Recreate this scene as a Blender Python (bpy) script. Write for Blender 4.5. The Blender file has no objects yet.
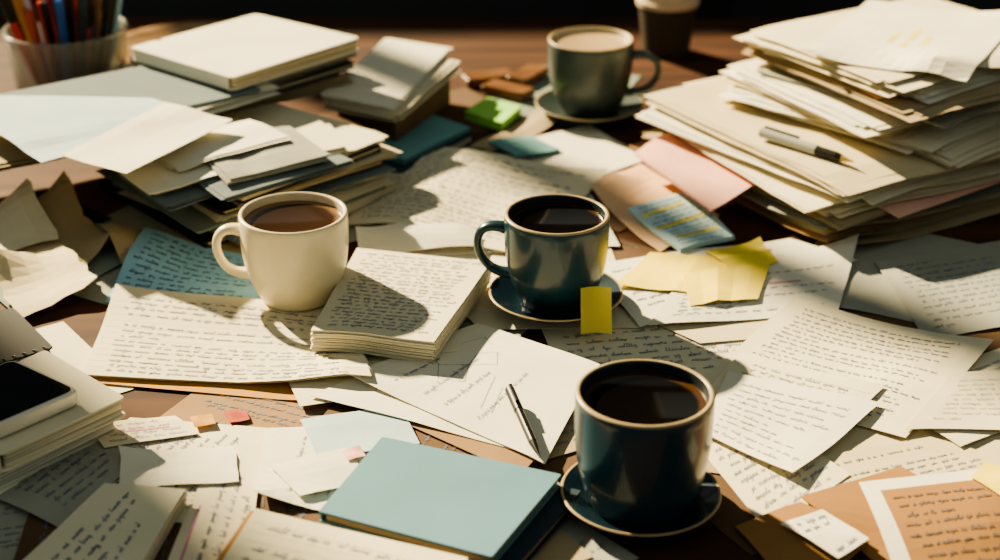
import bpy, math, random
import numpy as np
from mathutils import Vector, Matrix, Quaternion
random.seed(11); rng=np.random.default_rng(11)
F=1600.0; PITCH=math.radians(25.5); CH=0.56
CP,SP=math.cos(PITCH),math.sin(PITCH)
col=bpy.context.scene.collection

def P(u,v,z=0.0):
    a=(u-500)/F; b=(280-v)/F
    y=CP+b*SP; dz=-SP+b*CP
    t=(CH-z)/(-dz)
    return np.array([a*t,y*t])

# ---------------------------------------------------------------- materials
MATS={}
def nt(name):
    m=bpy.data.materials.new(name); m.use_nodes=True
    n=m.node_tree.nodes; l=m.node_tree.links
    return m,n,l,n['Principled BSDF']
def mottled(name,c,var=.12,scale=14,rough=.85,bump=.0,spec=.3,trans=0,detail=5,coat=0,metal=0):
    if name in MATS: return MATS[name]
    m,n,l,b=nt(name)
    tc=n.new('ShaderNodeTexCoord'); no=n.new('ShaderNodeTexNoise')
    no.inputs['Scale'].default_value=scale; no.inputs['Detail'].default_value=detail
    l.new(tc.outputs['Object'],no.inputs['Vector'])
    cr=n.new('ShaderNodeValToRGB')
    cr.color_ramp.elements[0].position=.3; cr.color_ramp.elements[1].position=.7
    cr.color_ramp.elements[0].color=tuple(x*(1-var) for x in c)+(1,)
    cr.color_ramp.elements[1].color=tuple(min(1,x*(1+var*.5)) for x in c)+(1,)
    l.new(no.outputs['Fac'],cr.inputs['Fac']); l.new(cr.outputs['Color'],b.inputs['Base Color'])
    b.inputs['Roughness'].default_value=rough
    b.inputs['Specular IOR Level'].default_value=spec
    b.inputs['Metallic'].default_value=metal
    if coat:
        b.inputs['Coat Weight'].default_value=coat; b.inputs['Coat Roughness'].default_value=.08
    if bump:
        bp=n.new('ShaderNodeBump'); bp.inputs['Strength'].default_value=bump; bp.inputs['Distance'].default_value=.002
        n2=n.new('ShaderNodeTexNoise'); n2.inputs['Scale'].default_value=scale*4
        l.new(tc.outputs['Object'],n2.inputs['Vector'])
        l.new(n2.outputs['Fac'],bp.inputs['Height']); l.new(bp.outputs['Normal'],b.inputs['Normal'])
    if trans:
        tr=n.new('ShaderNodeBsdfTranslucent'); mx=n.new('ShaderNodeMixShader'); mx.inputs[0].default_value=trans
        l.new(cr.outputs['Color'],tr.inputs['Color']); l.new(b.outputs[0],mx.inputs[1]); l.new(tr.outputs[0],mx.inputs[2])
        l.new(mx.outputs[0],n['Material Output'].inputs['Surface'])
    MATS[name]=m; return m
def edgemat(name,c):
    if name in MATS: return MATS[name]
    m,n,l,b=nt(name)
    tc=n.new('ShaderNodeTexCoord'); w=n.new('ShaderNodeTexNoise')
    mp=n.new('ShaderNodeMapping'); mp.inputs['Scale'].default_value=(6,6,1400)
    l.new(tc.outputs['Object'],mp.inputs['Vector']); l.new(mp.outputs['Vector'],w.inputs['Vector'])
    w.inputs['Scale'].default_value=1; w.inputs['Detail'].default_value=1
    cr=n.new('ShaderNodeValToRGB'); cr.color_ramp.elements[0].position=.35; cr.color_ramp.elements[1].position=.6
    cr.color_ramp.elements[0].color=tuple(x*.45 for x in c)+(1,); cr.color_ramp.elements[1].color=c+(1,)
    l.new(w.outputs['Fac'],cr.inputs['Fac']); l.new(cr.outputs['Color'],b.inputs['Base Color'])
    b.inputs['Roughness'].default_value=.9
    MATS[name]=m; return m
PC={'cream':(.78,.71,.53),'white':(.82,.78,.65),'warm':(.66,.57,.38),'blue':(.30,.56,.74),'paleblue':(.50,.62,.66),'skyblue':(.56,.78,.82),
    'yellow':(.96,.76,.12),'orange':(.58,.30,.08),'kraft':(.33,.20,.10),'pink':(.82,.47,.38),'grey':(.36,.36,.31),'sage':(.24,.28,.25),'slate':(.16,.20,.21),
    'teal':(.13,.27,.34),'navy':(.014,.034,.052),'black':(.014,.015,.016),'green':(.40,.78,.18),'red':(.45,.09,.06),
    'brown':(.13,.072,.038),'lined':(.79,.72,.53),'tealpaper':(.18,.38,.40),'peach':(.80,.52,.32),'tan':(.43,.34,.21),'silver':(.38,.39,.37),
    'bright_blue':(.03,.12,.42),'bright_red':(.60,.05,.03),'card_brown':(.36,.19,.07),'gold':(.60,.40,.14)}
def pm(c): return mottled('paper_'+c,PC[c],.08,18,.85,.08)
INK={'blue':mottled('ink_blue',(.21,.24,.32),.5,60,.7),'black':mottled('ink_black',(.10,.11,.14),.3,60,.7),
     'brown':mottled('ink_brown',(.14,.06,.02),.2,60,.7),'rule':mottled('ink_rule',(.60,.59,.52),.1,60,.8),
     'pink':mottled('ink_pink',(.72,.30,.42),.1,60,.8),'yellowhl':mottled('ink_highlighter',(.93,.80,.16),.1,60,.8)}

# ---------------------------------------------------------------- helpers
def finish(ob,label=None,cat=None,group=None,kind=None,parent=None):
    if ob.name not in col.objects: col.objects.link(ob)
    if label: ob['label']=label
    if cat: ob['category']=cat
    if group: ob['group']=group
    if kind: ob['kind']=kind
    if parent is not None: ob.parent=parent
    return ob
def mk(name,V,Fc,mats,mi=None,origin=(0,0,0),smooth=False,**kw):
    me=bpy.data.meshes.new(name)
    V=np.asarray(V,float)-np.asarray(origin,float)
    me.from_pydata(V.tolist(),[],[tuple(int(i) for i in f) for f in Fc])
    for m in mats: me.materials.append(m)
    if mi is not None: me.polygons.foreach_set('material_index',np.asarray(mi,dtype=np.int32))
    if smooth is True: me.polygons.foreach_set('use_smooth',[True]*len(me.polygons))
    me.update()
    ob=bpy.data.objects.new(name,me)
    if kw.get('parent') is None: ob.location=origin
    return finish(ob,**kw)
def empty(name,loc,**kw):
    e=bpy.data.objects.new(name,None); e.location=loc; e.empty_display_size=.02
    return finish(e,**kw)

# height of everything laid on the desk so far
CELL=.004; X0,Y0=-.95,.45; NX,NY=480,440
HM=np.zeros((NY,NX))
def idx(X,Y):
    return (np.clip(((Y-Y0)/CELL).astype(int),0,NY-1),np.clip(((X-X0)/CELL).astype(int),0,NX-1))
def bil(q,S,T):
    q=np.asarray(q,float)
    return ((1-S)*(1-T))[...,None]*q[0]+(S*(1-T))[...,None]*q[1]+(S*T)[...,None]*q[2]+((1-S)*T)[...,None]*q[3]
def dense(q,step=.0025):
    W=max(np.linalg.norm(q[1]-q[0]),np.linalg.norm(q[2]-q[3])); Hh=max(np.linalg.norm(q[3]-q[0]),np.linalg.norm(q[2]-q[1]))
    n=max(4,int(W/step)+2); m=max(4,int(Hh/step)+2)
    S,T=np.meshgrid(np.linspace(0,1,n),np.linspace(0,1,m)); return S,T,bil(q,S,T)
def under(q):
    S,T,XY=dense(q); return HM[idx(XY[...,0],XY[...,1])]
def resolve(quad,z,world,add=0.0,pct=60):
    if world: return np.array(quad,float)
    if z is not None: return np.array([P(u,v,z) for u,v in quad])
    zz=0
    for _ in range(5):
        q=np.array([P(u,v,zz) for u,v in quad]); zz=np.percentile(under(q),pct)+add
    return q
def shift(A,dy,dx):
    return np.roll(np.roll(A,dy,0),dx,1)
def drape(q,k,drop):
    S,T,XY=dense(q); iy,ix=idx(XY[...,0],XY[...,1])
    pad=2*k+2
    y0,y1=max(0,iy.min()-pad),min(NY,iy.max()+pad+1); x0,x1=max(0,ix.min()-pad),min(NX,ix.max()+pad+1)
    sub=np.full((y1-y0,x1-x0),-1.0); sub[iy-y0,ix-x0]=HM[iy,ix]
    if drop is not None:
        msk=sub>=0; top=np.percentile(sub[msk],97); sub[msk]=np.maximum(sub[msk],top-drop)
    m=sub.copy()
    for d in range(-k,k+1): m=np.maximum(m,shift(sub,d,0))
    m2=m.copy()
    for d in range(-k,k+1): m2=np.maximum(m2,shift(m,0,d))
    m2[m2<0]=sub[sub>=0].min()
    a=sum(shift(m2,d,0) for d in range(-k,k+1))/(2*k+1)
    a=sum(shift(a,0,d) for d in range(-k,k+1))/(2*k+1)
    def f(X,Y):
        fy=(Y-Y0)/CELL-.5-y0; fx=(X-X0)/CELL-.5-x0
        fy=np.clip(fy,0,a.shape[0]-1.001); fx=np.clip(fx,0,a.shape[1]-1.001)
        i=fy.astype(int); j=fx.astype(int); u=fx-j; v=fy-i
        return a[i,j]*(1-u)*(1-v)+a[i,j+1]*u*(1-v)+a[i+1,j]*(1-u)*v+a[i+1,j+1]*u*v
    return f
def gridsample(Z,S,T):
    ny,nx=Z.shape; fx=np.clip(S,0,1)*(nx-1); fy=np.clip(T,0,1)*(ny-1)
    j=np.minimum(fx.astype(int),nx-2); i=np.minimum(fy.astype(int),ny-2); u=fx-j; v=fy-i
    return Z[i,j]*(1-u)*(1-v)+Z[i,j+1]*u*(1-v)+Z[i+1,j]*(1-u)*v+Z[i+1,j+1]*u*v

# ---------------------------------------------------------------- handwriting
GL=[[(0,.1),(.15,1),(.2,.15),(.45,0),(.65,.95),(.7,.1),(.9,0)],
    [(0,0),(.2,.9),(.25,.1),(.3,.8),(.55,1),(.65,.1),(.85,0)],
    [(0,.1),(.5,.9),(.25,1.05),(.05,.5),(.25,0),(.55,.3),(.6,.9),(.65,.05),(.85,0)],
    [(0,.2),(.4,.6),(.35,1),(.12,.8),(.15,.15),(.4,0),(.6,.15)],
    [(0,.1),(.3,1.2),(.4,2.1),(.2,2.2),(.15,.9),(.2,.05),(.5,.1)],
    [(0,.2),(.4,.95),(.15,.9),(.1,.2),(.45,.1),(.5,.9),(.5,-.8),(.25,-1.1),(.15,-.7),(.7,.2)],
    [(0,0),(.25,1.9),(.2,.2),(.4,0),(.55,.1)],
    [(0,0),(.2,.9),(.22,.1),(.4,.95),(.5,.1),(.7,.95),(.78,.1),(1,0)],
    [(0,0),(.3,1.05),(.45,.5),(.3,0),(.05,.15),(.5,.05)],
    [(0,.2),(.25,.95),(.5,.7),(.45,.1),(.15,.05),(.1,.6),(.4,.95),(.65,.7)]]
GL=[np.array(g) for g in GL]
def writing(W,Hh,sp=.011,xh=.0026,ml=.012,mt=.012,para=.16,skip=0.02,x1=None,y1=None):
    r=random; out=[]; x1=x1 or W-ml*.7; y1=y1 or Hh-mt*.6
    f=r.uniform(.80,1.2); sp*=f; xh*=f*r.uniform(.82,1.1); t=mt+sp*.6
    gap=r.uniform(1.0,2.1); slant=r.uniform(-.05,.65); wid=r.uniform(.85,1.4); tall=r.uniform(.7,1.25); page_drift=r.uniform(-.03,.03)
    while t<y1:
        if r.random()<skip: t+=sp; continue
        end=x1 if r.random()>para else ml+(x1-ml)*r.uniform(.25,.8)
        end-=r.uniform(0,.16)*(x1-ml)
        s=ml+r.uniform(0,.006); drift=page_drift+r.uniform(-.02,.02); s0=s
        while s<end-.004:
            pts=[]; x=s; wk=r.uniform(.8,1.2)
            for _ in range(r.choice([2,3,4,5,6,7,8])):
                g=r.choice(GL); k=xh*wk*r.uniform(.75,1.25)
                gx=x+g[:,0]*k*1.05*wid+g[:,1]*k*slant
                gy=t-g[:,1]*k*tall+(x-s0)*drift+r.uniform(-.2,.2)*xh
                pts+=list(zip(gx,gy)); x+=(g[-1,0])*k*1.05*wid
                if x>end: break
            out.append(pts); s=x+xh*gap*r.uniform(.6,1.6)
        t+=sp*r.uniform(.88,1.12)
    return out
def ribbons(polys,w):
    A=[];B=[]
    for p in polys:
        p=np.array(p); A.append(p[:-1]); B.append(p[1:])
    if not A: return None
    A=np.concatenate(A);B=np.concatenate(B); d=B-A; L=np.linalg.norm(d,axis=1); ok=L>1e-6
    A,B,d,L=A[ok],B[ok],d[ok],L[ok]; n=np.stack([-d[:,1],d[:,0]],1)/L[:,None]*w/2; e=d/L[:,None]*w*.3
    return np.stack([A-e-n,B+e-n,B+e+n,A-e+n],1)

# ---------------------------------------------------------------- sheets
def sheet(name,quad,label,c='cream',cat='paper',z=None,world=False,leaves=1,th=.0004,gap=.0008,k=4,drop=None,wave=.0006,
          curl=None,text=None,ink='blue',iw=.00029,ruled=0,jit=.002,group=None,draw=None,fold=None,lift=0,pct=60,border=None,rag=0,hl=None,hlink='yellowhl',hlw=.0055,add=0):
    q=resolve(quad,z,world,pct=pct,add=add)
    W=(np.linalg.norm(q[1]-q[0])+np.linalg.norm(q[2]-q[3]))/2; Hh=(np.linalg.norm(q[3]-q[0])+np.linalg.norm(q[2]-q[1]))/2
    mx=26 if leaves==1 else 12
    nx=int(np.clip(W/.010,5,mx)); ny=int(np.clip(Hh/.010,5,mx))
    f=drape(q,k,drop)
    S,T=np.meshgrid(np.linspace(0,1,nx),np.linspace(0,1,ny))
    V=[];Fc=[];MI=[]
    ph=[random.uniform(0,6.28) for _ in range(4)]
    area=(q[1][0]-q[0][0])*(q[3][1]-q[0][1])-(q[1][1]-q[0][1])*(q[3][0]-q[0][0])
    flip=area>0
    base0=f(*[bil(q,S,T)[...,i] for i in (0,1)])
    for i in range(leaves):
        qq=q.copy()
        if leaves>1 and i<leaves-1:
            ctr=q.mean(0); a=random.gauss(0,jit*4); R=np.array([[math.cos(a),-math.sin(a)],[math.sin(a),math.cos(a)]])
            qq=(q-ctr)@R.T+ctr+np.array([random.gauss(0,jit),random.gauss(0,jit)])
        XY=bil(qq,S,T)
        if rag:
            ed=(np.minimum(np.minimum(S,1-S),np.minimum(T,1-T))<1e-6)
            XY=XY+rng.normal(0,rag,XY.shape)*ed[...,None]
        Z=base0+.0006+i*gap
        fr=(i+1)/leaves
        wv=wave*fr*(2+np.sin(S*5+ph[0]+T*2)+np.sin(T*6+ph[1]-S*3))*.5
        Z=Z+wv+lift*fr
        if curl:
            for cnr,hgt,rad in curl:
                cs,ct={0:(0,0),1:(1,0),2:(1,1),3:(0,1)}[cnr]
                d=np.sqrt(((S-cs)*W)**2+((T-ct)*Hh)**2)
                Z=Z+hgt*fr*np.clip(1-d/rad,0,1)**2
        if fold:
            for ax,pos,hgt,wd in fold:
                A=S if ax=='s' else T
                Z=Z+hgt*np.exp(-((A-pos)/wd)**2)
        if leaves>1 and i<leaves-1:
            S3,T3,XY3=dense(qq,.0038); iy,ix=idx(XY3[...,0],XY3[...,1]); np.maximum.at(HM,(iy,ix),gridsample(Z,S3,T3))
        n0=len(V); top=np.dstack([XY,Z[...,None]]).reshape(-1,3); bot=top.copy(); bot[:,2]-=th
        V+=top.tolist()+bot.tolist(); N=nx*ny
        for y in range(ny-1):
            for x in range(nx-1):
                a=n0+y*nx+x; fa=[a,a+nx,a+nx+1,a+1]; fb=[a+N,a+1+N,a+nx+1+N,a+nx+N]
                if flip: fa.reverse(); fb.reverse()
                Fc+=[fa,fb]
                m0=0
                if border and i==leaves-1:
                    s_=(x+.5)/(nx-1); t_=(y+.5)/(ny-1)
                    if min(s_,1-s_,t_,1-t_)<border: m0=3
                MI+=[m0,0]
        ring=[y for y in range(nx)]+[y*nx+nx-1 for y in range(1,ny)]+[(ny-1)*nx+x for x in range(nx-2,-1,-1)]+[y*nx for y in range(ny-2,0,-1)]
        for a,b in zip(ring,ring[1:]+ring[:1]):
            fa=[n0+a,n0+b,n0+b+N,n0+a+N]
            if flip: fa.reverse()
            Fc.append(fa); MI.append(0)
    def addrib(rb,mi_,off):
        if rb is None: return
        s=rb[...,0]/W; t=rb[...,1]/Hh; XYr=bil(q,s,t); Zr=gridsample(Z,s,t)+off
        n0=len(V); V.extend(np.dstack([XYr,Zr[...,None]]).reshape(-1,3).tolist())
        for j in range(rb.shape[0]): Fc.append([n0+4*j,n0+4*j+1,n0+4*j+2,n0+4*j+3]); MI.append(mi_)
    if ruled:
        pl=[]; t=.014
        while t<Hh-.008:
            xs=np.linspace(.003,W-.003,30); pl.append(np.stack([xs,np.full(30,t)],1)); t+=ruled
        addrib(ribbons(pl,.0003),2,.0003)
    if hl:
        pl=[]
        for s0,s1,t0 in hl: xs=np.linspace(s0*W,s1*W,14); pl.append(np.stack([xs,np.full(14,t0*Hh)],1))
        addrib(ribbons(pl,hlw),4,.0002)
    if text is not None: addrib(ribbons(writing(W,Hh,**text),iw*random.uniform(.75,1.3)),1,.0004)
    if draw is not None: addrib(ribbons([[(s*W,t*Hh) for s,t in pl] for pl in draw],iw*1.3),1,.0004)
    ctr=q.mean(0); org=(ctr[0],ctr[1],float(base0.min()))
    ob=mk(name,V,Fc,[pm(c),INK[ink],INK['rule'],pm('white'),INK[hlink]],MI,org,label=label,cat=cat,group=group)
    S2,T2,XY2=dense(q,.003); Z2=gridsample(Z,S2,T2)
    iy,ix=idx(XY2[...,0],XY2[...,1]); np.maximum.at(HM,(iy,ix),Z2)
    return ob

def rpoly(q,r,inset=0,seg=4):
    q=np.array(q,float); c=q.mean(0)
    if inset:
        q=np.array([p-(p-c)/np.linalg.norm(p-c)*inset*1.4 for p in q])
    out=[]
    for i in range(4):
        p=q[i]; a=q[i-1]; b=q[(i+1)%4]
        pa=p+(a-p)/np.linalg.norm(a-p)*r; pb=p+(b-p)/np.linalg.norm(b-p)*r
        for s in range(seg+1):
            t=s/seg; out.append((1-t)**2*pa+2*t*(1-t)*p+t*t*pb)
    out=np.array(out)
    A=sum(out[i][0]*out[(i+1)%len(out)][1]-out[(i+1)%len(out)][0]*out[i][1] for i in range(len(out)))
    return out if A>0 else out[::-1]
def prism(V,Fc,MI,poly,z0,z1,m=0,ms=None,bev=0.0):
    n=len(poly); n0=len(V); c=poly.mean(0)
    if bev:
        pin=poly-(poly-c)/np.linalg.norm(poly-c,axis=1)[:,None]*bev
        rings=[(pin,z0),(poly,z0+bev),(poly,z1-bev),(pin,z1)]
    else: rings=[(poly,z0),(poly,z1)]
    for p,z in rings: V+= [[a[0],a[1],z] for a in p]
    for k in range(len(rings)-1):
        for i in range(n):
            j=(i+1)%n; a=n0+k*n
            Fc.append([a+i,a+j,a+n+j,a+n+i]); MI.append(m if ms is None else ms)
    Fc.append(list(range(n0+n-1,n0-1,-1))); MI.append(m)
    t=n0+(len(rings)-1)*n; Fc.append(list(range(t,t+n))); MI.append(m)

def notebook(quad,thick,cover,label,z=None,world=False,r=.004,name='notebook',group=None,page='warm',pct=98,spiral=False):
    q=resolve(quad,z,world,add=thick,pct=90)
    z0=float(np.percentile(under(q),pct))+.0006
    cth=min(.0014,thick*.2); z1=z0+thick
    ctr=q.mean(0); org=(ctr[0],ctr[1],z0)
    e=empty(name,org,label=label,cat='notebook',group=group)
    V,Fc,MI=[],[],[]
    prism(V,Fc,MI,rpoly(q,r),z0,z0+cth,bev=cth*.3); prism(V,Fc,MI,rpoly(q,r),z1-cth,z1,bev=cth*.3)
    d=(q[1]-q[0]); d=d/np.linalg.norm(d); sp=np.array([q[0]+d*0,q[0]+d*.0016,q[3]+d*.0016,q[3]])
    u=(q[3]-q[0]); u=u/np.linalg.norm(u)*r; sp[0]+=u; sp[1]+=u; sp[2]-=u; sp[3]-=u
    prism(V,Fc,MI,rpoly(sp,.0003,0,1),z0+cth*.5,z1-cth*.5)
    mk('cover',V,Fc,[mottled('cover_'+cover,PC[cover],.10,14,.65,.05)],MI,org,parent=e)
    V,Fc,MI=[],[],[]
    q2=np.array([q[0]+d*.002,q[1],q[2],q[3]+d*.002])
    prism(V,Fc,MI,rpoly(q2,r*.7,.002),z0+cth,z1-cth)
    mk('page_block',V,Fc,[edgemat('pages_'+page,PC[page])],MI,org,parent=e)
    if spiral:
        a,b=q[2],q[3]; L=np.linalg.norm(b-a); dr=(b-a)/L; nr=np.array([-dr[1],dr[0]]); n_=int(L/.008)
        path=[]
        for i in range(n_*12):
            t=i/(n_*12); an=2*math.pi*i/12; pr=thick*.62
            p=a+dr*(.004+(L-.008)*t)+nr*pr*math.cos(an)*.8; path.append((p[0],p[1],(z0+z1)/2+pr*math.sin(an)))
        V,Fc=tube(path,.0006,.0006,(dr[0],dr[1],0),6); mk('spiral_binding',V,Fc,[mottled('wire',(.08,.08,.08),.1,30,.4,metal=.7)],None,org,parent=e,smooth=True)
    S,T,XY=dense(q); iy,ix=idx(XY[...,0],XY[...,1]); np.maximum.at(HM,(iy,ix),z1)
    return e

def rect(cx,cy,w,d,a):
    a=math.radians(a); R=np.array([[math.cos(a),-math.sin(a)],[math.sin(a),math.cos(a)]])
    q=np.array([[-w/2,d/2],[w/2,d/2],[w/2,-d/2],[-w/2,-d/2]])@R.T
    return q+np.array([cx,cy])
def hmax(x,y,r,p=97):
    return float(np.percentile(under(rect(x,y,2*r,2*r,0)),p))
def pile(cx,cy,w,d,a,items,group,ztop,jit=.008,ja=5,shrink=.04,drop=.0025,dens=.0007,lj=.0045):
    i=0
    while hmax(cx,cy,.03,60)<ztop and i<90:
        it=items[i%len(items)]; i+=1
        kind,n,c=it[:3]
        q=rect(cx+random.gauss(0,jit),cy+random.gauss(0,jit),w*random.uniform(1-shrink*2,1+shrink),d*random.uniform(1-shrink*2,1+shrink),a+random.uniform(-ja,ja))
        if kind=='b':
            sheet('paper_bundle',q,f'thin bundle of {c} loose pages lying in an untidy pile','%s'%c,cat='paper stack',world=True,leaves=n,
                  gap=dens,th=.00028,jit=lj,drop=drop,group=group,wave=.0002,k=2,rag=.0006)
        elif kind=='s':
            sheet('paper_sheet',q+np.array([random.gauss(0,jit),random.gauss(0,jit)]),f'single {c} sheet sticking out of a pile',c,world=True,drop=drop,group=group,wave=.0003,k=2)
        elif kind=='f':
            sheet('folder',q,f'{c} card folder in a pile of papers',c,cat='folder',world=True,leaves=2,gap=.0013,th=.0007,drop=drop,group=group,wave=.0002,jit=.002,k=2)
        elif kind=='n':
            notebook(q,n,c,f'{c} covered notebook in a pile',world=True,group=group,pct=99)

# ---------------------------------------------------------------- lathe / tubes
def lathe(prof,seg=64,mi=None):
    V=[];Fc=[];MI=[]
    rows=[]
    for r,z in prof:
        if r<1e-7: rows.append([len(V)]); V.append([0,0,z])
        else:
            rows.append(list(range(len(V),len(V)+seg)))
            for i in range(seg):
                a=2*math.pi*i/seg; V.append([r*math.cos(a),r*math.sin(a),z])
    for k in range(len(prof)-1):
        a,b=rows[k],rows[k+1]; m=mi[k] if mi else 0
        for i in range(seg):
            j=(i+1)%seg
            if len(a)==1 and len(b)==1: continue
            if len(a)==1: Fc.append([a[0],b[j],b[i]])
            elif len(b)==1: Fc.append([a[i],a[j],b[0]])
            else: Fc.append([a[i],a[j],b[j],b[i]])
            MI.append(m)
    return V,Fc,MI
def tube(path,rx,ry,side,seg=16):
    path=np.array(path,float); V=[];Fc=[]; n=len(path); side=np.array(side,float)
    for i in range(n):
        t=path[min(i+1,n-1)]-path[max(i-1,0)]; t/=np.linalg.norm(t)
        nrm=np.cross(side,t); nrm/=np.linalg.norm(nrm)
        kx=rx[i] if hasattr(rx,'__len__') else rx; ky=ry[i] if hasattr(ry,'__len__') else ry
        for s in range(seg):
            a=2*math.pi*s/seg; V.append((path[i]+side*kx*math.cos(a)+nrm*ky*math.sin(a)).tolist())
    for i in range(n-1):
        for s in range(seg):
            a=i*seg+s;b=i*seg+(s+1)%seg; Fc.append([a,b,b+seg,a+seg])
    Fc.append(list(range(seg-1,-1,-1))); Fc.append(list(range((n-1)*seg,n*seg)))
    return V,Fc
def bez(p,n):
    p=[np.array(a,float) for a in p]; out=[]
    for i in range(n+1):
        t=i/n; out.append((1-t)**3*p[0]+3*t*(1-t)**2*p[1]+3*t*t*(1-t)*p[2]+t**3*p[3])
    return out

glaze_navy=mottled('glaze_navy',(.011,.044,.068),.25,30,.30,.0,.35,coat=.35)
glaze_teal=mottled('glaze_teal',(.011,.045,.066),.25,30,.28,.0,.35,coat=.35)
glaze_saucer=mottled('glaze_saucer',(.008,.026,.040),.25,30,.25,.0,.4,coat=.5)
glaze_grey=mottled('glaze_grey',(.058,.082,.078),.25,30,.35,.0,.4,coat=.1)
glaze_cream=mottled('glaze_cream',(.82,.73,.52),.08,30,.28,.0,.4,coat=.2)
lip_tan=mottled('glaze_lip',(.44,.34,.20),.2,60,.35)
lip_cream=mottled('glaze_lip_cream',(.80,.70,.50),.1,60,.3)
inside_dark=mottled('glaze_inside',(.02,.03,.034),.2,30,.3)
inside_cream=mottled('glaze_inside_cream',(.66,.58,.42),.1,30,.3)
def coffeemat(name,c1,c2,R,p0=.86,rough=.12):
    m,n,l,b=nt(name); tc=n.new('ShaderNodeTexCoord'); le=n.new('ShaderNodeVectorMath'); le.operation='LENGTH'
    sx=n.new('ShaderNodeVectorMath'); sx.operation='MULTIPLY'; sx.inputs[1].default_value=(1,1,0)
    no=n.new('ShaderNodeTexNoise'); no.inputs['Scale'].default_value=90
    l.new(tc.outputs['Object'],sx.inputs[0]); l.new(sx.outputs[0],le.inputs[0]); l.new(tc.outputs['Object'],no.inputs['Vector'])
    ad=n.new('ShaderNodeMath'); ad.operation='MULTIPLY_ADD'; ad.inputs[1].default_value=1/R
    mu=n.new('ShaderNodeMath'); mu.operation='MULTIPLY'; mu.inputs[1].default_value=.10
    l.new(no.outputs['Fac'],mu.inputs[0]); l.new(le.outputs['Value'],ad.inputs[0]); l.new(mu.outputs[0],ad.inputs[2])
    cr=n.new('ShaderNodeValToRGB'); cr.color_ramp.elements[0].position=p0; cr.color_ramp.elements[1].position=1.02
    cr.color_ramp.elements[0].color=c1+(1,); cr.color_ramp.elements[1].color=c2+(1,)
    l.new(ad.outputs[0],cr.inputs['Fac']); l.new(cr.outputs['Color'],b.inputs['Base Color']); b.inputs['Roughness'].default_value=rough
    return m
def mug(x,y,z,h,R,rbk,ha,glaze,lip,inner,cof,label,lev=.90,hs=1.0,pw=3.2):
    e=empty('coffee_mug',(x,y,z),label=label,cat='mug')
    rb=R*rbk; wt=.0036
    def prof_r(t): return rb+(R-rb)*(1-(1-t)**pw)
    prof=[(0,.0015),(rb*.8,.0015),(rb*.86,0),(rb*.97,0)]; mi=[0,0,0]
    N=18
    for i in range(N+1):
        t=(i/N)**1.3; prof.append((prof_r(t),.0015+(h-.003)*t)); mi.append(0)
    prof+=[(R-.0004,h-.0006),(R-wt*.5,h),(R-wt+.0003,h-.0007)]; mi+=[1,1,1]
    for i in range(N,-1,-1):
        t=i/N; zz=.006+(h-.0085)*t; tt=(zz-.0015)/(h-.003)
        prof.append((max(.002,prof_r(tt)-wt),zz)); mi.append(2)
    prof.append((0,.006)); mi.append(2)
    V,Fc,MI=lathe(prof,72,mi); mk('body',V,Fc,[glaze,lip,inner],MI,smooth=True,parent=e)
    zl=h*lev; rc=prof_r((zl-.0015)/(h-.003))-wt-.0002
    V,Fc,MI=lathe([(rc,zl-.001),(rc,zl+.0006),(rc-.0012,zl),(0,zl)],72); mk('coffee',V,Fc,[cof],MI,smooth=True,parent=e,label='coffee filling the mug')
    a=math.radians(ha); dx,dy=math.cos(a),math.sin(a)
    zt=h*.80; zb=h*.30
    def rr(zz): return prof_r((zz-.0015)/(h-.003))-.0018
    o=.036*hs
    pts=bez([(rr(zt),0,zt),(rr(zt)+o*.75,0,zt+.006),(R+o*.98,0,zt-.006),(R+o*.80,0,(zt+zb)/2-.002)],12)+bez([(R+o*.80,0,(zt+zb)/2-.002),(R+o*.62,0,zb+.004),(rr(zb)+.012,0,zb-.001),(rr(zb),0,zb)],12)[1:]
    pts=[(p[0]*dx,p[0]*dy,p[2]) for p in pts]
    n=len(pts); w=[.0050+.002*abs(2*i/(n-1)-1)**3 for i in range(n)]
    V,Fc=tube(pts,w,[k*.66 for k in w],(-dy,dx,0)); mk('handle',V,Fc,[glaze],None,smooth=True,parent=e)
    return e
def saucer(x,y,z,R,glaze,label,lip):
    prof=[(0,.002),(.022,.002),(.023,0),(.027,0),(.029,.002),(R*.7,.0045),(R*.96,.011),(R,.0128),(R-.0006,.0138),(R-.0018,.0134),(R*.72,.0075),(.032,.0055),(.029,.0045),(0,.0045)]
    mi=[0]*7+[1,1]+[0]*4
    V,Fc,MI=lathe(prof,80,mi)
    return mk('saucer',[(a+x,b+y,c+z) for a,b,c in V],Fc,[glaze,lip],MI,(x,y,z),smooth=True,label=label,cat='saucer')

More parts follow.
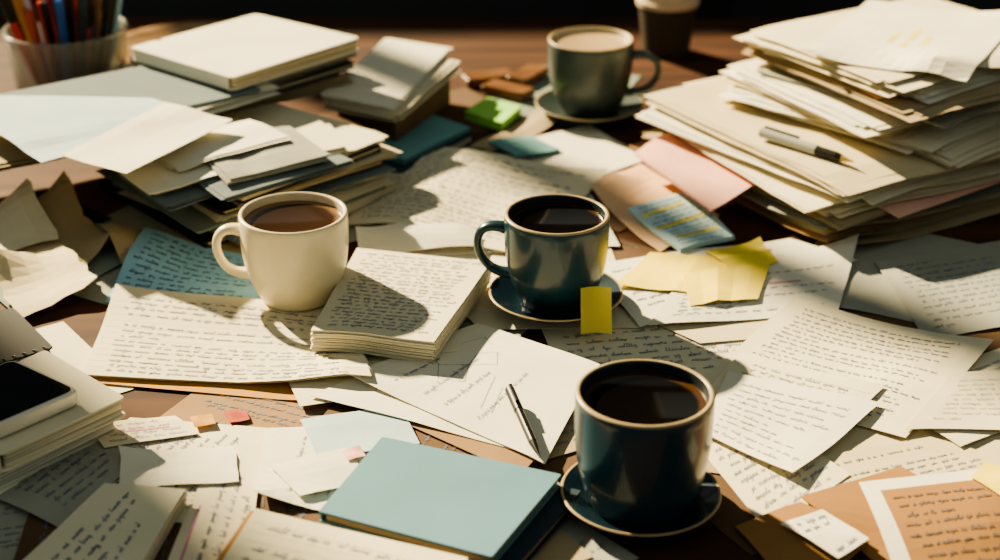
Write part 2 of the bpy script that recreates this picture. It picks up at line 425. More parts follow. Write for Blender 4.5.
def pen(p0,p1,r,c,label,capc=None,name='pen',cat='pen',group=None,tipc='black',roll=0,clipc=None,cf=.68):
    p0=Vector(p0);p1=Vector(p1); d=p1-p0; L=d.length
    e=empty(name,p0,label=label,cat=cat,group=group); e.rotation_mode='QUATERNION'
    e.rotation_quaternion=d.to_track_quat('Z','Y')@Quaternion((0,0,1),roll)
    bm=mottled('plastic_'+c,PC[c],.1,60,.3); cm=mottled('plastic_'+(capc or c),PC[capc or c],.1,60,.3); tm=mottled('plastic_'+tipc,PC[tipc],.1,60,.3)
    km=mottled('plastic_'+(clipc or capc or c),PC[clipc or capc or c],.1,60,.3)
    V,Fc,MI=lathe([(0,.012),(r*.7,.012),(r,.018),(r,L*cf),(0,L*cf)],20); mk('barrel',V,Fc,[bm],MI,parent=e,smooth=False)
    V,Fc,MI=lathe([(0,0),(r*.15,.0003),(r*.3,.004),(r*.75,.0122),(0,.0122)],20); mk('tip',V,Fc,[tm],MI,parent=e)
    V,Fc,MI=lathe([(0,L*(cf-.02)),(r*1.12,L*(cf-.02)),(r*1.12,L-.002),(r*.8,L),(0,L)],20); mk('cap',V,Fc,[cm],MI,parent=e)
    V,Fc,MI=[],[],[]
    pr=np.array([[-.0012,r*1.1],[.0012,r*1.1],[.0012,r*1.1+.0022],[-.0012,r*1.1+.0022]])
    prism(V,Fc,MI,rpoly(pr,.0003,0,1),L*max(cf+.04,.6),L-.003); mk('clip',V,Fc,[km],MI,parent=e)
    return e

# ================================================================ setting
def box(name,a,b,mat,**kw):
    a=np.array(a,float);b=np.array(b,float)
    V=[[x,y,z] for z in (a[2],b[2]) for y in (a[1],b[1]) for x in (a[0],b[0])]
    Fc=[(0,2,3,1),(4,5,7,6),(0,1,5,4),(2,6,7,3),(0,4,6,2),(1,3,7,5)]
    return mk(name,V,Fc,[mat],None,((a[0]+b[0])/2,(a[1]+b[1])/2,a[2]),**kw)
def wood(name,c1,c2,scale,rough=.4,axis=(1,9,9)):
    m,n,l,b=nt(name); tc=n.new('ShaderNodeTexCoord'); mp=n.new('ShaderNodeMapping'); mp.inputs['Scale'].default_value=axis
    no=n.new('ShaderNodeTexNoise'); no.inputs['Scale'].default_value=scale; no.inputs['Detail'].default_value=8; no.inputs['Distortion'].default_value=.6
    l.new(tc.outputs['Object'],mp.inputs['Vector']); l.new(mp.outputs['Vector'],no.inputs['Vector'])
    cr=n.new('ShaderNodeValToRGB'); cr.color_ramp.elements[0].position=.35; cr.color_ramp.elements[1].position=.68
    cr.color_ramp.elements[0].color=c1+(1,); cr.color_ramp.elements[1].color=c2+(1,)
    l.new(no.outputs['Fac'],cr.inputs['Fac']); l.new(cr.outputs['Color'],b.inputs['Base Color'])
    b.inputs['Roughness'].default_value=rough; b.inputs['Specular IOR Level'].default_value=.2
    bp=n.new('ShaderNodeBump'); bp.inputs['Strength'].default_value=.15; bp.inputs['Distance'].default_value=.001
    l.new(no.outputs['Fac'],bp.inputs['Height']); l.new(bp.outputs['Normal'],b.inputs['Normal'])
    return m
deskwood=wood('desk_wood',(.034,.012,.006),(.10,.038,.015),4,.7)
desk=empty('desk',(0,1.1,-.75),label='large reddish brown wooden desk covered in papers and mugs',cat='desk')
def child_box(name,a,b,mat,par):
    ob=box(name,a,b,mat); o=ob.location.copy(); ob.parent=par; ob.location=o-par.location; return ob
child_box('desktop',(-1.0,.40,-.035),(1.0,1.93,0),deskwood,desk)
for sx in (-.93,.93):
    for sy in (.47,1.86): child_box('leg',(sx-.035,sy-.035,-.75),(sx+.035,sy+.035,-.035),deskwood,desk)
floorm=wood('floor_wood',(.016,.013,.011),(.045,.034,.026),3,.5)
box('floor',(-3.2,-1.5,-.77),(3,3.0,-.75),floorm,kind='structure')
# unseen rear wall; window opening added and sized to shade parts of the desk
wallm=mottled('wall_paint',(.06,.065,.065),.1,3,.9)
WY=2.9
V=[];Fc=[]
def addbox(V,Fc,a,b):
    n=len(V); V+=[[x,y,z] for z in (a[2],b[2]) for y in (a[1],b[1]) for x in (a[0],b[0])]
    Fc+=[tuple(i+n for i in f) for f in [(0,2,3,1),(4,5,7,6),(0,1,5,4),(2,6,7,3),(0,4,6,2),(1,3,7,5)]]
WX0,WX1,WZ0,WZ1=-2.09,.25,.72,1.80
addbox(V,Fc,(-3.2,WY,-.77),(3,WY+.1,WZ0)); addbox(V,Fc,(-3.2,WY,WZ1),(3,WY+.1,2.1)); addbox(V,Fc,(-3.2,WY,WZ0),(WX0,WY+.1,WZ1)); addbox(V,Fc,(WX1,WY,WZ0),(3,WY+.1,WZ1))
mk('wall_back',V,Fc,[wallm],None,(0,WY,-.77),kind='structure')
V=[];Fc=[]
for xb,hw in ((-1.33,.036),(-.62,.036)): addbox(V,Fc,(xb-hw,WY+.03,WZ0),(xb+hw,WY+.07,WZ1))  # added window bars, placed to throw soft shade bands across the papers
for a,b in (((WX0,WY+.03,WZ0),(WX0+.04,WY+.07,WZ1)),((WX1-.04,WY+.03,WZ0),(WX1,WY+.07,WZ1)),((WX0,WY+.03,WZ0),(WX1,WY+.07,WZ0+.03)),((WX0,WY+.03,WZ1-.03),(WX1,WY+.07,WZ1))): addbox(V,Fc,a,b)
mk('added_window_1',V,Fc,[mottled('added_window_frame',(.25,.22,.18),.1,6,.6)],None,((WX0+WX1)/2,WY+.05,WZ0),kind='structure')

# ================================================================ papers laid on the desk (lowest first)
TX=dict(sp=.0088,xh=.0019)
def T_(**k): d=dict(TX); d.update(k); return d

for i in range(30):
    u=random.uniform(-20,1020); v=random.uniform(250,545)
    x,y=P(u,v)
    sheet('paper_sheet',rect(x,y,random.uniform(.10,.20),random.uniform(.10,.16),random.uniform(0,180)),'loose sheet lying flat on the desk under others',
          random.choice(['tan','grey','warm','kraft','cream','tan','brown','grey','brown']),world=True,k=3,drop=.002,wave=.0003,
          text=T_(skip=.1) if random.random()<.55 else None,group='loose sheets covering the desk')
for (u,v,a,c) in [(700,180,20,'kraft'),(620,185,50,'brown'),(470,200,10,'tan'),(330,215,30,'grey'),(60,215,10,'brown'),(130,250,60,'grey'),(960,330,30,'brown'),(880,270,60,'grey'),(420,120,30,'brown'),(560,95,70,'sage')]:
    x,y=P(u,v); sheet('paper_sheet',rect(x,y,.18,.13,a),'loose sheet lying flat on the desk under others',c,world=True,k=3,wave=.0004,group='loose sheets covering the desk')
# torn, curved papers and dark folders at the side
sheet('folder',[(-60,250),(60,215),(130,262),(20,320)],'dark grey card folder under crumpled papers','sage',cat='folder',leaves=2,gap=.0015)
sheet('folder',[(-40,215),(50,192),(110,222),(20,250)],'black card folder beside paper pile','black',cat='folder',leaves=2,gap=.0015)
sheet('paper_sheet',[(-40,240),(70,204),(114,250),(35,306)],'large curved tan wrapping paper with torn edge','tan',wave=.002,k=3,curl=[(1,.028,.08),(2,.012,.06)],rag=.0012)
sheet('paper_sheet',[(-10,272),(64,248),(98,288),(18,318)],'torn cream paper with curled edge','warm',wave=.002,k=3,curl=[(0,.018,.06),(2,.012,.05)],rag=.0012)
sheet('paper_sheet',[(-30,218),(30,205),(60,240),(-10,258)],'curved cream paper leaning over others','cream',wave=.002,k=3,curl=[(1,.02,.06)],rag=.001)

sheet('paper_sheet',[(20,500),(130,415),(285,428),(215,530)],'handwritten cream sheet under smaller torn notes',text=T_())
sheet('folder',[(112,300),(345,320),(352,408),(81,384)],'orange card folder under the handwritten page','orange',cat='folder')
sheet('folder',[(330,392),(470,330),(600,380),(520,480)],'brown kraft folder under white sheets','kraft',cat='folder')
sheet('paper_sheet',[(250,300),(420,290),(470,400),(300,410)],'cream sheet half hidden under notepad')
sheet('paper_sheet',[(380,235),(600,220),(640,330),(480,330)],'cream sheet under dark mug and saucer','cream')
sheet('paper_sheet',[(360,160),(560,135),(620,250),(400,260)],'white sheet under curled handwritten pages','white')
sheet('paper_sheet',[(875,262),(1010,238),(1070,315),(925,345)],'greyish handwritten sheet beside a tall pile','grey',text=T_())
sheet('paper_sheet',[(735,470),(930,440),(1040,470),(860,520)],'cream sheet overlapped by cards','warm',text=T_())
sheet('paper_sheet',[(690,440),(760,420),(850,480),(770,535)],'handwritten cream note beside dark mug','cream',text=T_(ml=.006,mt=.006))
sheet('paper_sheet',[(880,400),(1010,345),(1080,400),(960,450)],'handwritten warm white sheet lying on desk','cream',text=T_())
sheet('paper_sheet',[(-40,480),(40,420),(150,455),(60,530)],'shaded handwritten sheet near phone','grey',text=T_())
sheet('paper_sheet',[(100,240),(230,225),(300,300),(160,320)],'tan sheet under blue page','tan')

# left lower group
sheet('paper_bundle',[(-20,600),(105,488),(186,494),(120,600)],'small stack of handwritten pages','cream',cat='paper stack',leaves=10,gap=.001,text=T_(ml=.008),jit=.0008,drop=.004,pct=80,add=.008)
sheet('paper_sheet',[(150,600),(214,456),(262,458),(245,600)],'narrow handwritten strip of paper',text=T_(ml=.006),hl=[(.1,.6,.16)],hlink='pink',hlw=.0015)
sheet('paper_sheet',[(120,454),(234,450),(238,487),(122,490)],'small torn white note with ragged edges','white',rag=.0012,curl=[(0,.005,.04)])
sheet('paper_sheet',[(85,428),(175,416),(200,436),(105,452)],'small cream slip with writing','cream',text=T_(sp=.008,xh=.0018,ml=.004,mt=.004),hl=[(.3,.8,.5)],hlink='pink',hlw=.002)
sheet('sticky_note',[(224,414),(246,412),(250,422),(230,427)],'small red sticky tab on papers','red',cat='sticky note')
sheet('sticky_note',[(190,420),(212,416),(216,428),(195,432)],'small orange sticky tab on papers','orange',cat='sticky note')
sheet('paper_sheet',[(255,505),(268,430),(385,425),(350,515)],'plain white sheet by teal notebook','white',curl=[(0,.006,.05)],text=T_(skip=.6))
sheet('paper_sheet',[(300,420),(400,408),(420,445),(318,460)],'pale blue slip of paper','paleblue')
sheet('paper_sheet',[(270,470),(345,450),(370,480),(300,500)],'white note with pink tape','white')
sheet('sticky_note',[(342,453),(360,447),(366,457),(348,462)],'small pink sticky tab on white note','pink',cat='sticky note')
notebook([(400,452),(582,490),(508,575),(325,530)],.008,'navy','navy blue hardback notebook under a teal one',page='tan',pct=60,r=.002)
notebook([(382,437),(562,475),(492,558),(318,512)],.008,'teal','dusty blue teal covered notebook lying closed',page='tan',pct=85,r=.0015)
zt_=float(np.percentile(under(np.array([P(u,v,.02) for u,v in [(250,520),(330,530),(330,560),(240,560)]])),80))
notebook([(250,506),(476,558),(430,650),(198,582)],.018,'orange','orange edged notepad in front of a teal notebook',page='cream',pct=60,r=.002,z=zt_+.018)
sheet('paper_sheet',[(256,505),(468,554),(425,640),(207,578)],'cream handwritten page on top of notepad','lined',text=T_(ml=.01),ruled=.0088,drop=.001,z=zt_+.019,k=1)

# center sheets
sheet('paper_sheet',[(310,398),(470,330),(590,372),(530,455)],'white sheet under sketch page','white')
sk=[[(.30,.30),(.42,.22),(.52,.34),(.36,.42),(.30,.30)],[(.42,.22),(.5,.12),(.6,.2)],[(.52,.34),(.66,.30),(.74,.38),(.62,.46),(.52,.34)],[(.7,.15),(.85,.2),(.8,.3)],[(.2,.6),(.5,.52)],[(.2,.66),(.44,.6)]]
sheet('paper_sheet',[(347,380),(478,322),(600,362),(545,463)],'white sheet with handwriting and rough sketches','white',text=T_(skip=.7,para=.8),draw=sk,curl=[(0,.004,.06)])
# blue page + lined page
sheet('paper_sheet',[(146,237),(280,262),(256,314),(105,303)],'sky blue page covered in dark handwriting','blue',text=T_(ml=.006,mt=.006,skip=0),ink='black')
sheet('paper_bundle',[(117,293),(345,314),(372,392),(82,377)],'thick cream handwritten pages beside cream mug','lined',cat='paper stack',leaves=3,gap=.0008,text=T_(),jit=.001,ruled=.0088,curl=[(0,.004,.08)])
# curled pages in the middle
sheet('paper_sheet',[(480,150),(590,125),(650,160),(560,190)],'white sheet behind curled pages','white')
sheet('paper_bundle',[(395,148),(608,178),(520,258),(345,226)],'wide curled handwritten pages','cream',cat='paper stack',leaves=2,gap=.0006,text=T_(sp=.0105,xh=.0023),fold=[('s',.35,.010,.28)],curl=[(1,.008,.08)],jit=.001)
sheet('notepad',[(357,250),(491,264),(434,347),(311,334)],'thick cream notepad covered in handwriting','cream',cat='notepad',pct=80,add=.017,leaves=17,gap=.0010,th=.0008,jit=.0007,text=T_(sp=.0070,xh=.0016,ml=.007,mt=.006,skip=0),drop=.0015,wave=.0003)
sheet('paper_sheet',[(356,236),(470,236),(480,252),(360,256)],'white slip curling up behind notepad','white',curl=[(0,.010,.04),(1,.006,.04)])

# right mid papers
sheet('paper_sheet',[(600,300),(700,255),(850,330),(700,345)],'white sheet under fanned pages','warm')
sheet('paper_sheet',[(585,268),(790,235),(858,258),(640,330)],'white handwritten sheet beside dark mug','white',text=T_(skip=.3))
sheet('paper_sheet',[(690,272),(858,242),(838,312),(648,330)],'white sheet with notes and pink marks','white',text=T_(skip=.2,para=.4),curl=[(1,.010,.08)],hl=[(.55,.72,.5)],hlink='pink',hlw=.003)
sheet('sticky_note',[(650,251),(752,260),(738,300),(614,288)],'large creased yellow sticky note','yellow',cat='sticky note',wave=.0003,curl=[(3,.003,.04)],fold=[('s',.55,.003,.04)],k=2)
sheet('sticky_note',[(705,252),(760,240),(778,262),(735,280)],'yellow sticky note curling upwards','yellow',cat='sticky note',wave=.0003,curl=[(1,.006,.03)],fold=[('t',.5,.002,.06)],k=2)
sheet('sticky_note',[(682,276),(770,264),(758,298),(690,306)],'yellow sticky note on white sheet','yellow',cat='sticky note',wave=.0003,fold=[('s',.4,.002,.05)],k=2)

# right papers
sheet('paper_sheet',[(795,298),(992,352),(905,442),(700,378)],'large handwritten cream sheet in sunlight','cream',text=T_(),curl=[(1,.006,.08)])
sheet('paper_sheet',[(740,352),(884,394),(796,472),(690,410)],'handwritten sheet overlapping a larger one','lined',text=T_(),ruled=.0088)
sheet('paper_sheet',[(728,372),(880,408),(792,480),(700,430)],'cream handwritten page with slightly curled corner','white',text=T_(ml=.008),curl=[(2,.005,.06)])
sheet('paper_sheet',[(950,380),(1060,366),(1060,432),(905,432)],'handwritten page lying on desk','cream',text=T_())
# lower right
sheet('envelope',[(800,500),(900,470),(990,520),(880,560)],'brown kraft envelope under a card','card_brown',cat='envelope')
sheet('card',[(858,488),(1020,470),(1090,560),(905,590)],'brown card with pale border and handwriting','card_brown',cat='card',text=T_(ml=.016,mt=.016),ink='black',border=.085)
sheet('card',[(735,530),(800,512),(870,548),(800,600)],'orange brown kraft card on desk','card_brown',cat='card')
sheet('paper_sheet',[(780,526),(822,512),(869,541),(838,558)],'small white note with handwriting','white',text=T_(sp=.007,xh=.0016,ml=.003,mt=.003))
sheet('sticky_note',[(970,478),(985,463),(1030,480),(1010,502)],'small yellow and blue sticky note','yellow',cat='sticky note')

# ================================================================ pile of notebooks and papers
G='pile of notebooks'
pile(-.232,1.345,.170,.19,44,[('n',.006,'black'),('b',5,'cream'),('n',.005,'slate'),('b',6,'white'),('f',1,'sage'),('n',.005,'slate'),('b',5,'cream'),('f',1,'slate'),('n',.004,'black'),('b',5,'warm')],G,.054,jit=.008,ja=8,shrink=.05)
for qd,c_ in (([(118,168),(235,136),(275,164),(165,201)],'slate'),([(170,161),(300,132),(352,158),(225,196)],'slate'),([(240,131),(320,122),(345,148),(270,163)],'cream'),([(105,163),(180,145),(230,176),(150,196)],'white'),([(190,150),(290,132),(330,160),(230,185)],'grey'),([(140,152),(250,128),(290,148),(180,178)],'white')):
    sheet('paper_bundle',qd,f'few {c_} sheets lying across a notebook pile',c_,cat='paper stack',leaves=4,gap=.0008,th=.0004,group=G,z=.062,drop=.003,k=2,jit=.004,wave=.0003)
G2='pile of loose papers beside pen cup'
pile(-.425,1.385,.22,.16,38,[('b',8,'tan'),('f',1,'kraft'),('b',7,'grey'),('n',.005,'black'),('b',8,'cream'),('f',1,'slate'),('f',1,'brown')],G2,.052,jit=.008,ja=8)
G4='papers under the white notebook'
pile(-.260,1.53,.165,.155,46,[('b',7,'tan'),('n',.006,'navy'),('b',7,'warm'),('n',.005,'slate'),('b',7,'cream'),('f',1,'slate'),('b',6,'white')],G4,.074,jit=.007,ja=8)
pile(-.350,1.394,.235,.145,39,[('b',8,'white'),('f',1,'slate'),('b',7,'cream'),('s',1,'white'),('b',7,'grey'),('s',1,'cream'),('b',8,'white'),('f',1,'slate'),('b',6,'cream')],G2,.082,jit=.009,ja=8,shrink=.06,lj=.006)
sheet('paper_sheet',[(-60,90),(150,92),(205,110),(40,154)],'pale blue sheet on top of a paper pile','paleblue',drop=.003,group=G2,z=.090,k=2)
sheet('paper_sheet',[(60,146),(165,96),(232,110),(125,164)],'white envelope lying on paper pile','white',drop=.003,group=G2,z=.092,k=2)
notebook([(130,52),(256,18),(361,42),(232,83)],.013,'white','white hardback notebook on a paper pile',page='warm',r=.006,z=.095,pct=92)

# ================================================================ small box group
notebook([(325,148),(402,108),(475,130),(402,170)],.009,'navy','navy notebook under a card box',page='cream',z=.015,pct=70)
sheet('paper_bundle',[(345,140),(410,105),(470,125),(405,158)],'teal paper pad under card box','tealpaper',cat='paper stack',leaves=3,gap=.0014,z=.018,drop=.002)
q=np.array([P(u,v,.02) for u,v in [(338,114),(395,76),(450,100),(396,138)]])
zb=hmax(*q.mean(0),.02,80)+.001
bx=empty('card_box',(q.mean(0)[0],q.mean(0)[1],zb),label='small brown card box holding loose white slips',cat='box')
V,Fc,MI=[],[],[]
prism(V,Fc,MI,rpoly(q,.001,0,1),zb,zb+.002)
c=q.mean(0); BH=.024
for i in range(4):
    a,b=q[i],q[(i+1)%4]; ai=a+(c-a)/np.linalg.norm(c-a)*.0028; bi=b+(c-b)/np.linalg.norm(c-b)*.0028
    prism(V,Fc,MI,rpoly(np.array([a,b,bi,ai]),.0003,0,1),zb+.001,zb+BH)
mk('box_walls',V,Fc,[mottled('kraft_board',(.16,.10,.055),.15,30,.8)],MI,(c[0],c[1],zb),parent=bx)
sl0=zb+BH
for i,(qq,cc) in enumerate([([(325,106),(392,56),(458,68),(398,118)],'warm'),([(322,102),(390,48),(455,60),(394,114)],'cream'),([(320,97),(385,38),(450,48),(392,108)],'white')]):
    qw=np.array([P(u,v,sl0+.004*i+.004) for u,v in qq])
    iy,ix=idx(*[dense(qw)[2][...,j] for j in (0,1)]); HM[iy,ix]=np.maximum(np.minimum(HM[iy,ix],sl0+.004*i+.003),sl0)
    sheet('paper_bundle',qw,'white slips of paper stacked on the card box',cc,cat='paper stack',leaves=3,gap=.0012,drop=.002,group='slips on card box',jit=.003,world=True,wave=.0003)

blockwood=wood('block_wood',(.10,.045,.02),(.24,.12,.06),10)
for (u,v,a) in [(488,74,20),(508,88,-35),(528,72,60)]:
    p=P(u,v,.01); V,Fc,MI=[],[],[]; zb_=hmax(p[0],p[1],.01)
    prism(V,Fc,MI,rpoly(rect(p[0],p[1],.055,.026,a),.004),zb_+.0005,zb_+.010,bev=.0015)
    mk('wooden_block',V,Fc,[blockwood],MI,(p[0],p[1],zb_),label='small smooth brown wooden block on desk',cat='wooden block',group='wooden blocks')
    S,T,XY=dense(rect(p[0],p[1],.055,.026,a)); np.maximum.at(HM,idx(XY[...,0],XY[...,1]),zb_+.0105)
sheet('paper_sheet',[(470,150),(540,112),(560,122),(490,165)],'folded tan strip of paper','tan',curl=[(1,.006,.05)],wave=.002)
sheet('sticky_note_block',[(465,110),(487,97),(521,106),(502,124)],'bright green block of sticky notes','green',cat='sticky notes',leaves=10,gap=.0009,th=.0009,jit=.0002,wave=.0001,drop=.001,add=.009)
sheet('notepad',[(488,150),(530,138),(560,152),(515,166)],'small grey-green notepad on white sheet','tealpaper',cat='notepad',leaves=3)

sheet('paper_sheet',[(590,195),(640,165),(720,215),(660,255)],'peach paper under blue notepad','peach')
sheet('notepad',[(628,208),(690,190),(735,234),(680,252)],'pale blue notepad with yellow highlighted writing','skyblue',cat='notepad',leaves=4,gap=.0009,th=.0009,text=T_(sp=.0070,xh=.0015,ml=.005,mt=.004,skip=0),jit=.0003,drop=.002,pct=75,add=.004,
      hl=[(.08,.7,.22),(.08,.85,.5),(.2,.85,.78)],hlw=.0060)

# ================================================================ tall pile
G3='tall pile of papers and folders'
cx,cy=.340,1.43
pile(cx,cy,.30,.27,33,[('b',8,'tan'),('f',1,'kraft'),('b',8,'warm'),('b',7,'grey'),('f',1,'kraft'),('b',6,'tan')],G3,.022,jit=.009,ja=5)
sheet('folder',[(634,152),(705,118),(780,176),(712,206)],'short pink card folder sticking out of a tall pile','pink',cat='folder',leaves=2,gap=.0012,z=.026,drop=.008,k=6,group=G3,jit=.001)
pile(cx-.004,cy,.28,.265,33,[('s',1,'pink'),('b',6,'cream')],G3,.032,jit=.008,ja=5)
pile(cx-.008,cy+.005,.285,.265,32,[('b',7,'cream'),('s',1,'white'),('b',6,'warm'),('b',6,'white'),('s',1,'cream'),('f',1,'grey'),('b',6,'warm'),('b',5,'white')],G3,.052,jit=.011,ja=7,drop=.004,lj=.007)
zz=.052
for _ in range(3):
    a=P(760,132,zz); b=P(854,162,zz); zz=max(hmax(a[0],a[1],.006),hmax(b[0],b[1],.006),hmax(*((a+b)/2),.006))+.0054
pen((b[0],b[1],zz),(a[0],a[1],zz),.0042,'black','slim grey pen with dark gold tipped end on the pile',capc='silver',name='pen',roll=.6,clipc='black',tipc='gold',cf=.40)
pile(.392,1.462,.235,.205,33,[('b',9,'cream'),('b',9,'white'),('s',1,'white'),('b',8,'warm'),('s',1,'white'),('f',1,'grey'),('b',9,'white'),('s',1,'cream'),('f',1,'grey'),('b',9,'cream'),('b',8,'tan'),('s',1,'peach'),('b',9,'white'),('s',1,'cream'),('b',9,'cream')],G3,.110,jit=.010,ja=11,shrink=.08,drop=.004,lj=.007)
sheet('paper_sheet',rect(.465,1.455,.20,.15,12),'white sheet curling up on top of tall pile','cream',world=True,drop=.004,group=G3,curl=[(1,.010,.07),(3,.010,.06)],k=3)
sheet('envelope',rect(.39,1.46,.22,.15,62),'white envelope with yellow scribble on top of the pile','white',cat='envelope',world=True,drop=.004,group=G3,curl=[(2,.010,.07),(0,.008,.06)],hl=[(.35,.50,.40),(.42,.60,.50),(.38,.5,.60),(.3,.36,.5)],k=3)

# ================================================================ mugs
k1=coffeemat('coffee_black',(.004,.003,.0025),(.06,.03,.014),.036,.93,.08)
k2=coffeemat('coffee_brown',(.034,.018,.010),(.22,.13,.07),.037)
k3=coffeemat('coffee_milky',(.52,.37,.22),(.62,.48,.32),.037)
def mugpos(u,v,h,s):
    z=.02
    for _ in range(5):
        x,y=P(u,v,z+h+s); z=hmax(x,y,.024,85)
    return x,y,z
x,y,z=mugpos(645,391,.079,.0057)
saucer(x,y,z+.001,.050,glaze_saucer,'dark navy glazed saucer under a dark mug',lip_tan); mug(x,y,z+.0057,.079,.0422,.74,80,glaze_navy,lip_tan,inside_dark,k1,'dark navy glazed mug of black coffee on saucer beside papers',hs=.5)
x,y,z=mugpos(557,213,.074,.0057)
saucer(x,y,z+.001,.052,glaze_saucer,'dark blue saucer on handwritten sheets',lip_tan); mug(x,y,z+.0057,.074,.0400,.66,172,glaze_teal,lip_tan,inside_dark,k1,'dark blue glazed mug of black coffee beside yellow notes',hs=.68)
mx_,my_,mz_=x,y,z
x,y,z=mugpos(293,211,.072,.001)
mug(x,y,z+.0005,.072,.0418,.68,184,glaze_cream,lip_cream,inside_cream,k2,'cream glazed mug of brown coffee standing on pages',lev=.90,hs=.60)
x,y,z=mugpos(591,38,.077,.0057)
saucer(x,y,z+.001,.056,glaze_grey,'dark grey saucer on desk',lip_tan); mug(x,y,z+.0057,.077,.0435,.66,-12,glaze_grey,lip_tan,inside_cream,k3,'grey green glazed mug of milky coffee on saucer',lev=.93,hs=.85)

# yellow note leaning on the dark mug's saucer (single thin translucent sheet)
V=[];Fc=[]
nx0,ny0=mx_+.029,my_-.060
for t in np.linspace(0,1,8):
    for s in np.linspace(0,1,8):
        V.append([nx0-.012+.023*s, ny0+.021*t+.003*math.sin(s*3), mz_+.0075+.028*t])
for j in range(7):
    for i in range(7):
        a=j*8+i; Fc+=[[a,a+1,a+9,a+8]]
mk('sticky_note',V,Fc,[mottled('thin_yellow',(1.0,.86,.20),.04,18,.8,.05,trans=.5)],None,(nx0,ny0,mz_+.0075),label='yellow sticky note leaning against the dark blue mug',cat='sticky note')

# pens
pz=hmax(*P(520,425,.01),.02,90)
a=P(540,458,pz+.004); b=P(509,388,pz+.010)
pen((a[0],a[1],pz+.004),(b[0],b[1],pz+.010),.0030,'black','slim black pen lying on sketch sheet')

# ================================================================ pen cup
cxp,cyp=-.448,1.60
m,n,l,b=nt('frosted_plastic'); b.inputs['Base Color'].default_value=(.72,.77,.74,1); b.inputs['Roughness'].default_value=.18; b.inputs['Transmission Weight'].default_value=.80; b.inputs['IOR'].default_value=1.15
fp=m
V,Fc,MI=lathe([(0,0),(.052,0),(.055,.003),(.0615,.080),(.0630,.082),(.0628,.085),(.0600,.085),(.0592,.082),(.053,.005),(0,.005)],64)
mk('pen_cup',[(a+cxp,b_+cyp,c_+.001) for a,b_,c_ in V],Fc,[fp],MI,(cxp,cyp,.001),smooth=True,label='translucent grey cup full of pens and pencils',cat='pen cup')
cols=['bright_red','navy','bright_blue','black','teal','red','grey','bright_red','bright_blue','white','black','navy','blue','kraft','bright_red','black','teal','bright_blue','red','bright_blue','orange','black','bright_red','bright_blue','grey','bright_red','navy','black','red','blue','black','navy']
for i,cc in enumerate(cols):
    a=i*2.4; r1=.045*math.sqrt((i+.5)/len(cols)); r0=r1*.70
    cn=cc.replace('_',' ')
    L=.120+.035*((i*29)%7)/7
    rt=r0+(.054*math.sqrt((i+.5)/len(cols))-r0)*(L-.008)/.077
    pen((cxp+r0*math.cos(a),cyp+r0*math.sin(a),.008),(cxp+rt*math.cos(a),cyp+rt*math.sin(a),L),.0038,cc,f'{cn} pen standing in the translucent cup',capc=random.choice(['black',cc,cc,cc]),group='pens in cup')

# takeaway cup
V,Fc,MI=lathe([(0,0),(.027,0),(.034,.058),(0,.058)],48)
tx,ty=.192,1.79
tc_=empty('takeaway_cup',(tx,ty,.001),label='dark brown paper coffee cup with a beige lid',cat='cup')
mk('cup_body',V,Fc,[mottled('cup_brown',(.06,.048,.035),.2,30,.6)],MI,parent=tc_,smooth=False)
V,Fc,MI=lathe([(0,.056),(.036,.056),(.0365,.062),(.034,.063),(.032,.073),(.030,.074),(.028,.071),(0,.071)],48)
mk('lid',V,Fc,[mottled('lid_beige',(.68,.54,.38),.1,30,.5)],MI,parent=tc_)
# wooden plate
V,Fc,MI=lathe([(0,.004),(.06,.004),(.062,0),(.07,0),(.095,.010),(.102,.016),(.098,.018),(.090,.014),(.068,.008),(0,.008)],80)
mk('wooden_plate',[(a-.35,b_+1.75,c_+.001) for a,b_,c_ in V],Fc,[wood('plate_wood',(.24,.14,.07),(.42,.27,.15),6)],MI,(-.35,1.75,0),smooth=True,label='round brown wooden dish on desk',cat='plate')
# office chair behind the desk
chm=mottled('chair_fabric',(.026,.026,.026),.2,50,.9,.2)
ch=empty('office_chair',(.35,2.35,-.75),label='dark fabric office chair behind the desk',cat='chair')
def chp(name,poly,z0,z1,bev=.01):
    V,Fc,MI=[],[],[]; prism(V,Fc,MI,poly-np.array([.35,2.35]),z0+.75,z1+.75,bev=bev); mk(name,V,Fc,[chm],MI,(0,0,0),parent=ch)
chp('seat',rpoly(rect(.35,2.30,.48,.46,0),.06,0,6),-.30,-.22,.02)
chp('backrest',rpoly(rect(.35,2.55,.46,.07,0),.03,0,6),-.12,.35,.02)
chp('back_support',rpoly(rect(.35,2.56,.06,.03,0),.008,0,4),-.30,-.10,.003)
chp('gas_column',rpoly(rect(.35,2.30,.06,.06,0),.02,0,6),-.66,-.29,.003)
for k in range(5):
    a=k*72; chp('leg',rpoly(rect(.35+.15*math.cos(math.radians(a)),2.30+.15*math.sin(math.radians(a)),.30,.04,a),.01,0,4),-.745,-.68,.005)
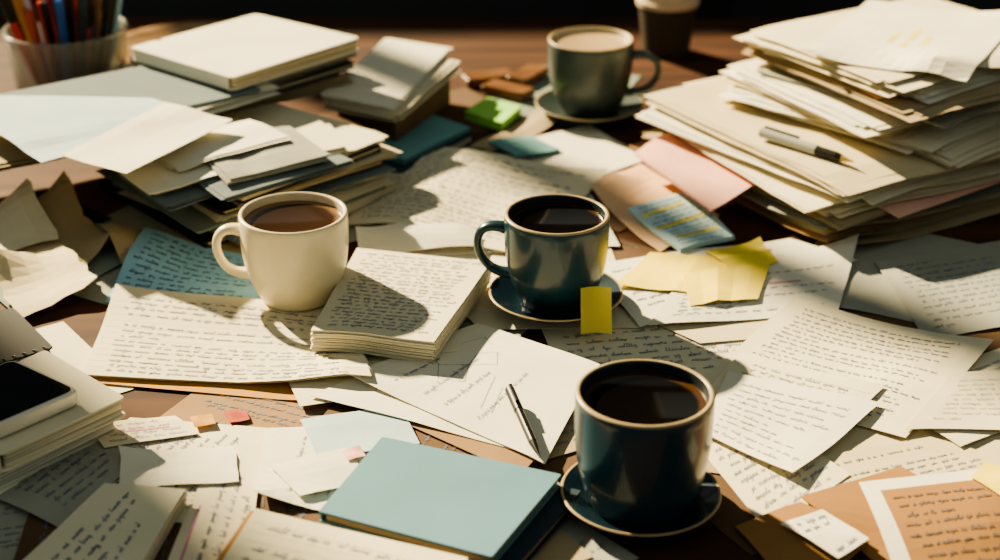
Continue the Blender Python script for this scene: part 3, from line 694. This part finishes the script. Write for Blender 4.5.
# phone and books, dark spiral notebook behind
notebook([(-120,334),(14,308),(54,348),(-60,382)],.016,'black','black spiral bound notebook beside a phone',pct=80,page='grey',spiral=True)
notebook([(-70,415),(35,365),(118,412),(-10,474)],.016,'white','thick white covered book under another book',page='white',pct=70)
notebook([(-60,398),(45,350),(126,398),(0,456)],.014,'cream','cream covered book under a phone',page='cream',pct=85)
zz=.05
for _k in range(4):
    q=np.array([P(u,v,zz+.012) for u,v in [(-75,394),(12,357),(80,388),(-8,426)]]); zz=hmax(*q.mean(0),.03)+.001
z0=zz
ph=empty('phone',(q.mean(0)[0],q.mean(0)[1],z0),label='slim dark phone with bright silver edge on a book',cat='phone')
V,Fc,MI=[],[],[]; prism(V,Fc,MI,rpoly(q,.007,0,8),z0,z0+.011,bev=.0016); mk('phone_body',V,Fc,[mottled('aluminium',(.78,.74,.66),.05,30,.4,metal=.4)],MI,tuple(q.mean(0))+(z0,),parent=ph,label='silver metal edge and back')
V,Fc,MI=[],[],[]; prism(V,Fc,MI,rpoly(q,.006,.0028,8),z0+.0108,z0+.0115); mk('screen',V,Fc,[mottled('screen_black',(.010,.012,.014),.1,30,.6,0,.08)],MI,tuple(q.mean(0))+(z0,),parent=ph,label='dark glass screen')

# ================================================================ light and camera
sd=bpy.data.lights.new('sun','SUN'); sd.energy=19.0; sd.angle=math.radians(1.4); sd.color=(1,.81,.48)
so=bpy.data.objects.new('sun',sd); col.objects.link(so)
tosun=Vector((-.58,.66,.46)).normalized(); so.rotation_mode='QUATERNION'; so.rotation_quaternion=tosun.to_track_quat('Z','Y')
w=bpy.data.worlds.new('world'); bpy.context.scene.world=w; w.use_nodes=True
bg=w.node_tree.nodes['Background']; bg.inputs[0].default_value=(.60,.65,.56,1); bg.inputs[1].default_value=.36
try: bpy.context.scene.view_settings.look='AgX - Medium High Contrast'
except Exception as ex: print(ex)
cd=bpy.data.cameras.new('camera'); cd.sensor_width=36; cd.lens=F/1000*36; cd.clip_start=.02
cam=bpy.data.objects.new('camera',cd); col.objects.link(cam); cam.location=(0,0,CH); cam.rotation_euler=(math.pi/2-PITCH,0,0)
cd.dof.use_dof=True; cd.dof.focus_distance=1.12; cd.dof.aperture_fstop=5.0
bpy.context.scene.camera=cam
